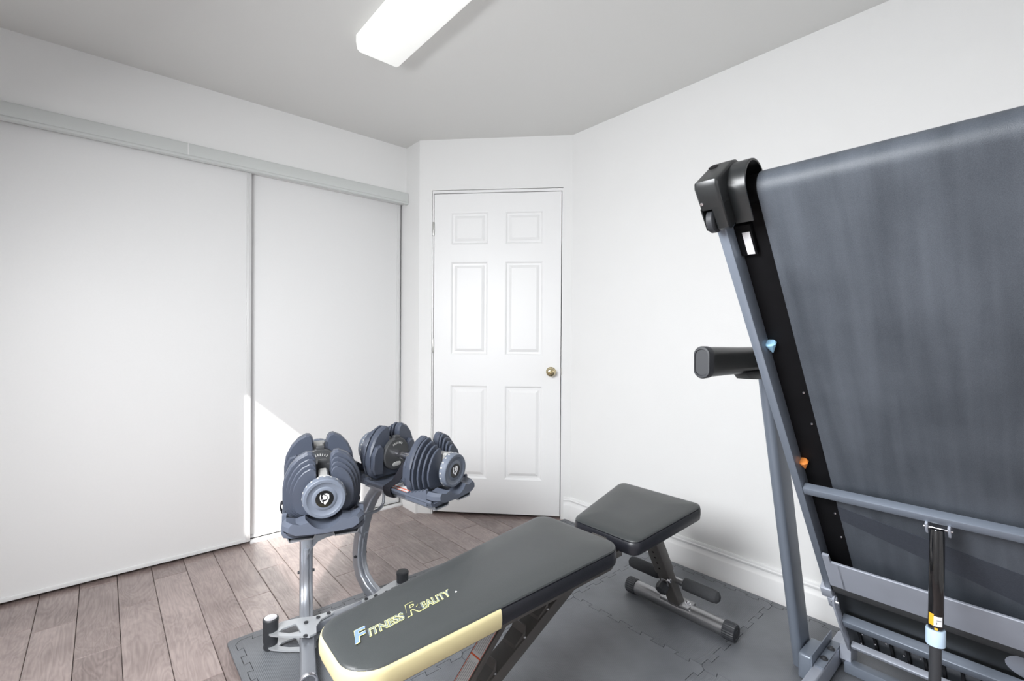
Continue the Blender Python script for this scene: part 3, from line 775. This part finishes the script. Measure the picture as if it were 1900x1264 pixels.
lettering([('F', .058, 'textblue', .040), ('ITNESS', .035, 'textgrey', .093), ('R', .062, 'vinyl', .046), ('EALITY', .035, 'textgrey', .089)], (.402, .958), .04, bk_)
b = B(); b.cyl((.666, .972, zf(.666, .97)+.0090), (.666, .972, zf(.666, .97)+.0102), .0025, 12); bpart('lettering', b, 'white', bk_)
# main slanted rail with hooks
lz = lambda x: .2265+(x-.778)*.5
b = B(); b.prism([(.43, lz(.43)), (1.32, lz(1.32)), (1.34, lz(1.32)-.03), (.45, lz(.43)-.028)], .969, 1.031, lambda u, v, w: V(u, w, v), .003); mr_ = bpart('main_rail', b, 'bframe')
for hx in (.68, .787, .894, .985, 1.08):
    b = B(); z = lz(hx)
    b.prism([(hx-.03, lz(hx-.03)), (hx-.028, lz(hx-.03)+.010), (hx+.004, z+.014), (hx+.010, z+.036), (hx+.014, z+.036), (hx+.012, z+.004)], .975, 1.025, lambda u, v, w: V(u, w, v), .001)
    bpart('hook', b, 'bframe', mr_)
    b = B(); b.sphere(V(hx+.008, .9745, z+.004), .005, n=8); bpart('weld', b, 'bsteel', mr_)
# prop strut with warning label
b = B(); pz = lambda x: .260+(x-.707)*.963
b.prism([(.545, pz(.545)), (.88, pz(.88)), (.893, pz(.88)-.0115), (.558, pz(.545)-.0115)], .966, 1.016, lambda u, v, w: V(u, w, v), .002); pr_ = bpart('prop_strut', b, 'bframe')
def onp(x, y, d=.0009): return V(x-.7*d, y, pz(x)+.72*d)
b = B(); b.poly([onp(.63, .9715), onp(.87, .9715), onp(.87, 1.012), onp(.63, 1.012)], [(0, 1, 2, 3)]); bpart('warning_label', b, 'warn', pr_)
b = B()
def stripe(b, x0, x1, y0, y1, d=.0014): b.poly([onp(x0, y0, d), onp(x1, y0, d), onp(x1, y1, d), onp(x0, y1, d)], [(0, 1, 2, 3)])
for x0, x1, y0, y1 in ((.63, .87, .9715, .973), (.63, .87, 1.0105, 1.012), (.742, .745, .9715, 1.012), (.81, .813, .9715, 1.012), (.81, .816, .9715, .982)): stripe(b, x0, x1, y0, y1)
bpart('label_border', b, 'warnred', pr_)
b = B()
for k in range(6): stripe(b, .64, .735, .977+k*.006, .9782+k*.006)
for k in range(6): stripe(b, .75, .805, .977+k*.006, .9782+k*.006)
bpart('label_print', b, 'ink', pr_)
# seat rail and rear post
b = B(); b.box(1.24, 1.60, .975, 1.025, .405, .432, .003); b.box(1.14, 1.30, .93, 1.07, .415, .438, .003); bpart('seat_rail', b, 'bframe')
pa = V(1.772, .997, .050); pb_ = V(1.545, .997, .440)
b = B(); b.sweep([pa, pb_], rrect(.026, .020, .004), side=(0, 1, 0)); po = bpart('rear_post', b, 'bframe')
dirp = (pb_-pa).normalized(); nrm = V(-dirp.z, 0, dirp.x)
if nrm.x > 0: nrm = -nrm
b = B(); a2 = pa+dirp*.20; b.sweep([a2, pb_+dirp*.0], rrect(.029, .023, .004), side=(0, 1, 0)); bpart('post_sleeve', b, 'bframe', po)
for k in range(4):
    b = B()
    c_ = pa+dirp*(.235+.03*k)+nrm*.0232; b.lathe([(0, .004), (.0006, .004), (.0007, .001)], c_, nrm, 10)
    bpart('pin_hole', b, 'dark', po)
kc = pa+dirp*.155+nrm*.018
b = B(); b.cyl(kc-nrm*.01, kc+nrm*.02, .008, 12)
n6 = 40; rgs = []
for d, r in ((.012, .014), (.016, .0215), (.034, .0235), (.044, .020), (.048, .012)):
    ax = nrm; u = V(0, 1, 0); w = ax.cross(u); rgs.append([kc+ax*d+(u*math.cos(2*PI*i/n6)+w*math.sin(2*PI*i/n6))*(r*(1+.07*math.cos(8*2*PI*i/n6))) for i in range(n6)])
b.loft(rgs); bpart('adjustment_knob', b, 'rubber', po)
# leg roller bar behind the post
gc = V(1.722, .997, .175)
b = B(); b.cyl(gc+V(0, -.19, 0), gc+V(0, .19, 0), .0125, 16); b.box(gc.x-.055, gc.x+.01, .983, 1.011, .160, .190, .003); rb_ = bpart('roller_bar', b, 'bsteel')
for sg in (-1, 1):
    b = B(); b.lathe([(0, .018), (.002, .0225), (.006, .0235), (.118, .0235), (.132, .021), (.140, .012), (.141, .004)], gc+V(0, sg*.055, 0), (0, sg, 0), 24); bpart('foam_grip', b, 'foam', rb_)
b = B(); b.cyl(V(1.655, .960, .20), V(1.655, .972, .20), .008, 8, .001); bpart('bolt', b, 'zinc', po)
# rear foot tube
fc_ = V(1.772, .997, TH+.034)
b = B(); b.cyl(fc_+V(0, -.20, 0), fc_+V(0, .20, 0), .0285, 32); b.box(1.740, 1.804, .935, 1.06, .060, .073, .003); rf = bpart('foot_tube', b, 'bsteel')
for sg in (-1, 1):
    n6 = 96; o_ = fc_+V(0, sg*.192, 0); rgs = []
    for d, r, am in ((0, .0300, 0), (.001, .0318, .02), (.038, .0320, .035), (.044, .030, .02), (.046, .026, 0), (.0462, .020, 0), (.0445, .019, 0), (.0445, .012, 0), (.046, .011, 0), (.046, .002, 0)):
        rgs.append([o_+V(math.cos(2*PI*i/n6), 0, math.sin(2*PI*i/n6))*(r*(1+am*math.cos(24*2*PI*i/n6)) if r < .0315 or True else r)+V(0, sg*d, 0) for i in range(n6)])
    b = B(); b.loft(rgs); bpart('end_cap', b, 'rubber', rf)
    b = B(); b.lathe([(0, .011), (.0015, .011), (.002, .007), (.008, .0065), (.011, .004)], V(1.772, .997+sg*.045, .073), (0, 0, 1), 12); bpart('bolt', b, 'zinc', rf)
# front foot tube (below the picture edge)
fc2 = V(.41, 1.0, TH+.034)
b = B(); b.cyl(fc2+V(0, -.20, 0), fc2+V(0, .20, 0), .0285, 24); rf2 = bpart('foot_tube', b, 'bsteel')
for sg in (-1, 1):
    b = B(); b.cyl(fc2+V(0, sg*.19, 0), fc2+V(0, sg*.235, 0), .0315, 24, .003); bpart('end_cap', b, 'rubber', rf2)

# ---------------------------------------------------------------- dumbbell stand
SB = V(.73, 1.82, TH)
sd_ = thing('dumbbell_stand', 'grey steel stand holding two dumbbell trays on curved legs', 'dumbbell stand', SB)
def spart(name, b, m, parent=None, **k): return obj(name, b, m, parent or sd_, SB, **k)
TILT = R_(4); TC = .163; ZAX = .6695; OFF = .045
def frame(sgn):
    e = V(sgn*.283, -.959, 0).normalized(); m = V(-sgn*.959, -.283, 0).normalized(); o = V(.73+sgn*.165, 1.80, 0)
    return o, e, m
def LP(sgn, t, m_, z):
    o, e, m = frame(sgn); return o+e*t+m*m_+V(0, 0, z)
def TP(sgn, t, m_, dz):
    """tray space: dz measured from the dumbbell axis, tilted"""
    tt = TC+(t-TC)*math.cos(TILT)+dz*math.sin(TILT)*-1
    return LP(sgn, tt, OFF+m_, ZAX-(t-TC)*math.sin(TILT)+dz*math.cos(TILT))
# base bar
b = B(); b.sweep([V(.58, 1.815, .047), V(.88, 1.815, .047)], rrect(.021, .021, .008), side=(0, 1, 0)); spart('base_bar', b, 'stand')
for sg in (-1, 1):
    # curved leg: foot, bend, column up to the tray
    cl_ = [(.27, .038), (.18, .038), (.09, .038), (.03, .039), (-.02, .041), (-.07, .052), (-.115, .075), (-.150, .110), (-.168, .155), (-.172, .205), (-.165, .26), (-.148, .33), (-.125, .40), (-.095, .455), (-.060, .500), (-.015, .532), (.03, .552)]
    sec = rrect(.0245, .0215, .010, 4)
    # outer groove on the inner face
    pts = [LP(sg, t, .006, z) for t, z in cl_]
    b = B(); b.sweep(pts, sec, side=LP(sg, 0, 1, 0)-LP(sg, 0, 0, 0)); lg = spart('leg', b, 'stand', smooth=50)
    # raised ridge along the inner face
    rid = [(.06, .060), (.0, .064), (-.045, .072), (-.085, .092), (-.118, .122), (-.138, .160), (-.145, .205), (-.139, .26), (-.128, .30)]
    b = B(); b.sweep([LP(sg, t-.004, .006, z-.002) for t, z in rid], rrect(.010, .006, .004, 3), side=LP(sg, 0, 1, 0)-LP(sg, 0, 0, 0)); spart('ridge', b, 'stand', lg, smooth=50)
    b = B(); e_ = frame(sg)[1]; b.lathe([(0, .026), (.001, .0285), (.010, .0285), (.012, .026), (.012, .022), (.008, .020), (.008, .004)], LP(sg, .262, .006, .0395), e_, 24); spart('end_cap', b, 'chrome', lg)
    for t, z in ((-.165, .195), (-.150, .385)):
        for s2 in (-1, 1):
            b = B(); m_ax = (LP(sg, 0, 1, 0)-LP(sg, 0, 0, 0))*s2
            b.lathe([(0, .0085), (.003, .0085), (.0035, .006), (.010, .0055), (.0105, .002)], LP(sg, t, .006+s2*.021, z), m_ax, 12); spart('bolt', b, 'rubber', lg)
    # gusset plate with rubber post at the outer end
    px = .73+sg*.27
    sx = lambda x: .73+sg*(x)   # x measured outward
    def G_(u, v, w): return V(.73+sg*u, v, w)
    o_ = [(.055, 1.806), (.062, 1.822), (.12, 1.828), (.165, 1.852), (.225, 1.872), (.262, 1.862), (.285, 1.836), (.278, 1.812), (.245, 1.775), (.205, 1.742), (.176, 1.716), (.150, 1.722), (.138, 1.760), (.110, 1.792)]
    h_ = [(.190, 1.825), (.235, 1.825), (.252, 1.812), (.225, 1.780), (.192, 1.756)]
    for z0, z1 in ((.070, .076), (.020, .026)):
        b = B()
        # plate with window: outer ring bridged by hand
        n = len(o_); 
        bm_ = b.bm
        vo = [bm_.verts.new(G_(u, v, z1)) for u, v in o_]; vh = [bm_.verts.new(G_(u, v, z1)) for u, v in h_]
        eo = [bm_.edges.new((vo[i], vo[(i+1) % n])) for i in range(n)]; eh = [bm_.edges.new((vh[i], vh[(i+1) % len(h_)])) for i in range(len(h_))]
        bmesh.ops.triangle_fill(bm_, edges=eo+eh, use_beauty=True)
        # drop filled faces inside the window
        r_ = bmesh.ops.extrude_face_region(bm_, geom=bm_.faces[:])
        bmesh.ops.translate(bm_, verts=[x for x in r_['geom'] if isinstance(x, bmesh.types.BMVert)], vec=(0, 0, z0-z1))
        gp = spart('gusset_plate', b, 'plateg', smooth=25)
        if z0 > .05:
            for u, v in ((.160, 1.805), (.115, 1.808), (.075, 1.810), (.187, 1.722+.003)):
                b = B(); b.lathe([(0, .0075), (.004, .0075), (.0045, .004), (.003, .003)], G_(u, v, .076), (0, 0, 1), 12); spart('bolt', b, 'rubber', gp)
    b = B(); b.lathe([(0, .018), (.003, .023), (.008, .0245), (.02, .022), (.026, .0245), (.094, .0255), (.100, .0265), (.106, .0265), (.109, .024)], G_(.270 if sg < 0 else .254, 1.845, TH+.0005), (0, 0, 1), 28)
    ps = spart('rubber_post', b, 'rubber')
    b = B(); b.lathe([(0, .0215), (.0015, .021), (.002, .003)], G_(.270 if sg < 0 else .254, 1.845, TH+.109), (0, 0, 1), 28); spart('post_cap', b, 'chrome' if sg < 0 else 'rubber', ps)
    # tray support flanges
    b = B()
    for m0 in (-.062, .062):
        b.hexa([TP(sg, .02, m0-.034, -.119), TP(sg, .375, m0-.030, -.119), TP(sg, .375, m0+.030, -.119), TP(sg, .02, m0+.034, -.119)]+[TP(sg, .02, m0-.034, -.115), TP(sg, .375, m0-.030, -.115), TP(sg, .375, m0+.030, -.115), TP(sg, .02, m0+.034, -.115)])
        for q in (-1, 1):
            b.hexa([TP(sg, .02, m0+q*.034, -.119), TP(sg, .375, m0+q*.030, -.119), TP(sg, .375, m0+q*(.030+.006), -.106), TP(sg, .02, m0+q*(.034+.006), -.106)]+[TP(sg, .02, m0+q*.037, -.119), TP(sg, .375, m0+q*.033, -.119), TP(sg, .375, m0+q*.039, -.106), TP(sg, .02, m0+q*.043, -.106)])
    spart('tray_bracket', b, 'stand')
    # tray body
    b = B()
    def tz(t, m_, dz): return TP(sg, t, m_, dz)
    # base slab with sloping sides (section in m,dz)
    secm = [(-.114, -.083), (-.117, -.090), (-.110, -.104), (-.090, -.110), (.090, -.110), (.110, -.104), (.117, -.090), (.114, -.083), (.108, -.085), (.098, -.099), (-.098, -.099), (-.108, -.085)]
    b.prism(secm, -.105, .372, lambda u, v, w: tz(w, u, v), .002, 1)
    # end cradles with curved dip
    for ta, tb_ in ((.346, .400), (-.112, -.075)):
        dip = [(.114, -.066), (.103, -.056), (.078, -.063)]+[(.068*math.sin(R_(a)), -.010-.073*math.cos(R_(a))) for a in range(50, -51, -10)]+[(-.078, -.063), (-.103, -.056), (-.114, -.066)]
        bot = [(-.114, -.080), (-.094, -.090), (-.060, -.093), (0, -.095), (.060, -.093), (.094, -.090), (.114, -.080)]
        prof_ = dip+bot; tm_ = (ta*.45+tb_*.55) if ta > 0 else None
        if ta > 0: b.loft([[tz(t, u*k, v) for u, v in prof_] for t, k in ((ta, 1), (tm_, 1), (tb_-.002, .86), (tb_, .845))])
        else: b.prism(prof_, ta, tb_, lambda u, v, w: tz(w, u, v), .002, 2)
    # slanting under-skirt at the front
    r0 = [(-.096, -.079), (-.080, -.088), (0, -.094), (.080, -.088), (.096, -.079), (.088, -.072), (0, -.088), (-.088, -.072)]
    r1 = [(-.104, -.100), (-.090, -.112), (0, -.113), (.090, -.112), (.104, -.100), (.09, -.085), (0, -.098), (-.09, -.085)]
    b.loft([[tz(.398, u, v) for u, v in r0], [tz(.365, u, v) for u, v in r1]])
    # serrated rims where the plates sit
    for q in (-1, 1):
        for (t0, t1) in ((.250, .352), (-.080, .050)):
            nt_ = 6; outl = [(t0, -.105)]
            for k in range(nt_):
                a = t0+(t1-t0)*k/nt_; c = t0+(t1-t0)*(k+1)/nt_
                fr_ = (k+1)/nt_ if t0 > .1 else 1-k/nt_
                top_ = -.082+.034*fr_
                outl += [(a, top_-.011), ((a*.3+c*.7), top_)]
            outl += [(t1, outl[-1][1]-.002), (t1, -.105)]
            b.prism(outl, q*.103, q*.115, lambda u, v, w: tz(u, w, v))
    tray = spart('dumbbell_tray', b, 'dplast', smooth=25)
    # label on the tray floor and strap
    b = B(); b.hexa([tz(.135, -.080, -.0988), tz(.235, -.080, -.0988), tz(.235, .080, -.0988), tz(.135, .080, -.0988)]+[tz(.135, -.080, -.0980), tz(.235, -.080, -.0980), tz(.235, .080, -.0980), tz(.135, .080, -.0980)]); tlb = spart('tray_label', b, 'white', tray)
    b = B(); b.hexa([tz(.140, .060, -.0979), tz(.230, .060, -.0979), tz(.230, .066, -.0979), tz(.140, .066, -.0979)]+[tz(.140, .060, -.0975), tz(.230, .060, -.0975), tz(.230, .066, -.0975), tz(.140, .066, -.0975)]); 
    b.hexa([tz(.140, .078, -.0979), tz(.230, .078, -.0979), tz(.230, .081, -.0979), tz(.140, .081, -.0979)]+[tz(.140, .078, -.0975), tz(.230, .078, -.0975), tz(.230, .081, -.0975), tz(.140, .081, -.0975)]); spart('label_print', b, 'warnred', tray)
    sp_ = [(.02, -.017), (.05, -.045), (.078, -.070), (.100, -.076), (.1225, -.082), (.1245, -.092), (.120, -.108), (.108, -.121), (.08, -.123), (0, -.124), (-.08, -.123), (-.108, -.121), (-.120, -.108), (-.1245, -.092), (-.1225, -.082), (-.100, -.076), (-.05, -.045), (-.02, -.017)]
    b = B(); b.sweep([tz(.165, u, v) for u, v in sp_], [(-.0185, -.0012), (.0185, -.0012), (.0185, .0012), (-.0185, .0012)], side=frame(sg)[1]); spart('strap', b, 'strap', tray)
# upper cross plate between the legs
arch = [(-.128, .430), (.128, .430), (.120, .255), (.105, .295), (.080, .318), (.045, .326), (-.045, .326), (-.080, .318), (-.105, .295), (-.120, .255)]
b = B(); b.prism(arch, 1.922, 1.940, lambda u, v, w: V(.73+u, w, v), .003); spart('upper_brace', b, 'stand')
# bent carry handle between the trays
hp = [V(.690, 1.62, .500), V(.735, 1.625, .494), V(.770, 1.635, .494), V(.788, 1.645, .499), V(.799, 1.650, .510), V(.803, 1.655, .535), V(.803, 1.66, .555)]
b = B(); b.sweep([V(.655, 1.615, .505)]+hp, circ(.0058, 12)); spart('carry_handle', b, 'stand', smooth=60)

# ---------------------------------------------------------------- dumbbells
def plate_outline(k, slot=.021):
    """U-slotted plate, half outline mirrored; k scales"""
    h = [(slot, -.030), (slot, .082), (slot+.003, .098), (slot+.012, .110), (.046, .112), (.072, .099), (.094, .074), (.110, .040), (.1155, .005), (.1155, -.030), (.112, -.052), (.104, -.072), (.080, -.090)]
    h = [(slot+(x-slot)*k if x > slot else x, y*k) for x, y in h]
    return h+[(-x, y) for x, y in h[::-1]]
def make_dumbbell():
    root = thing('adjustable_dumbbell', 'x', 'dumbbell')
    for s in (-1, 1):
        def fx(u, v, w, s=s): return V(s*w, u, v)
        # thick inner plate then four thin plates getting smaller
        specs = [(.090, .117, 1.0, 'dplate'), (.123, .131, .98, 'dplate'), (.139, .147, .885, 'dplate'), (.155, .163, .79, 'dplate'), (.171, .179, .70, 'dplate')]
        for i, (a, c, k, m_) in enumerate(specs):
            b = B(); b.prism(plate_outline(k), a, c, fx, .0022 if i else .006, 1)
            if i == 0:
                for q in (-1, 1):
                    b.prism([(q*u, v) for u, v in ((.060, -.074), (.100, -.066), (.1125, -.045), (.1125, .010), (.098, .040), (.078, .046), (.060, .030))], .0735, .093, fx, .005, 1)
            obj('weight_plate', b, m_, root, smooth=24)
        # shaft cover seen through the slots
        b = B(); b.cyl(V(s*.088, 0, 0), V(s*.200, 0, 0), .0175, 20)
        b.loft([[V(s*x, a, c) for a, c in ((-w, 0), (w, 0), (w, h-.006), (w*.6, h), (-w*.6, h), (-w, h-.006))] for x, w, h in ((.116, .0145, .056), (.180, .0150, .057), (.192, .019, .060), (.200, .028, .058))])
        obj('shaft', b, 'dshaft', root)
        # inner collar disc
        b = B(); b.lathe([(0, .020), (.001, .060), (.004, .0635), (.016, .0635), (.018, .061)], V(s*.068, 0, 0), V(s, 0, 0), 36)
        cd = obj('collar', b, 'dedge', root)
        b = B(); b.sphere(V(s*.0675, 0, -.040), .013, (.12, 1, .75), 16); b.sphere(V(s*.0675, .010, -.040), .013, (.12, 1, .65), 16); b.sphere(V(s*.0675, -.010, -.040), .013, (.12, 1, .65), 16); obj('selector_window', b, 'dshaft', cd)
        b = B()
        for k in range(7):
            a = R_(60+10*k); b.box(-.0006, .0006, -.0016, .0016, -.004, .004, f=lambda x, y, z, a=a, s=s: V(s*.0676+x, (y*math.sin(a)-0)+math.cos(a)*(.044+z), math.sin(a)*(.044+z)-y*math.cos(a)))
        obj('raised_lettering', b, 'dshaft', cd)
        # raised tab on top of the collar
        b = B(); b.box(min(s*.070, s*.086), max(s*.070, s*.086), -.014, .014, .058, .073, .003); obj('tab', b, 'dedge', cd)
        # dial
        b = B(); b.lathe([(0, .050), (.002, .060), (.006, .0625), (.026, .0600), (.029, .0575), (.029, .050), (.0255, .044), (.0250, .036), (.0275, .031), (.0275, .024)], V(s*.200, 0, 0), V(s, 0, 0), 48)
        kb = obj('dial', b, 'dknob', root, smooth=30)
        b = B()
        for k in range(20):
            a = 2*PI*k/20; b.sphere(V(s*.209, .0575*math.cos(a), .0575*math.sin(a)), .0058, (1.2, 1, 1), 10)
        obj('finger_bumps', b, 'dshaft', kb)
        b = B(); b.lathe([(0, .026), (.0006, .0255), (.0006, .0)], V(s*.2272, 0, 0), V(s, 0, 0), 32); obj('badge', b, 'gasblk', kb)
        # stylised emblem: shield outline with diagonal cut
        b = B()
        E_ = [[(-.002, .016), (.006, .0165), (.0125, .012), (.013, .002), (.009, -.008), (.001, -.018), (-.003, -.012), (.003, -.010), (.008, -.003), (.0085, .006), (.005, .011)],
              [(-.012, .014), (-.010, .014), (-.011, .006), (-.009, -.002), (-.005, -.010), (-.007, -.011), (-.012, -.003), (-.0135, .006)],
              [(-.004, .013), (.004, .009), (.006, .002), (.002, -.002), (-.004, -.001), (-.007, -.004), (-.004, .004), (-.006, .009)],
              [(-.003, -.009), (.002, -.007), (.005, -.004), (.004, -.008), (.0, -.011)]]
        for P in E_:
            b.prism([(u*1.0*(1 if s > 0 else -1), v) for u, v in P], .2278, .2284, lambda u, v, w, s=s: V(s*w, u, v))
        obj('emblem', b, 'white', kb, smooth=0)
    b = B(); b.lathe([(0, .0125), (.014, .0125), (.016, .014), (.030, .0145), (.068, .0165), (.106, .0145), (.120, .014), (.122, .0125), (.136, .0125)], V(-.068, 0, 0), V(1, 0, 0), 24)
    obj('handle', b, 'chrome', root)
    return root
def copy_thing(root):
    r = root.copy(); C.objects.link(r)
    for ch in root.children:
        c = ch.copy(); C.objects.link(c); c.parent = r
        for g in ch.children:
            d = g.copy(); C.objects.link(d); d.parent = c
    return r
d1 = make_dumbbell()
d2 = copy_thing(d1)
for d, sg, lab in ((d1, -1, 'blue-grey adjustable dumbbell in the left tray, dial end facing the camera'), (d2, 1, 'blue-grey adjustable dumbbell seen from the side in the tray nearer the door')):
    p = TP(sg, TC, 0, 0); e = frame(sg)[1]
    d.location = p; d.rotation_euler = (0, TILT, math.atan2(e.y, e.x))
    d['label'] = lab; d['group'] = 'pair of adjustable dumbbells'
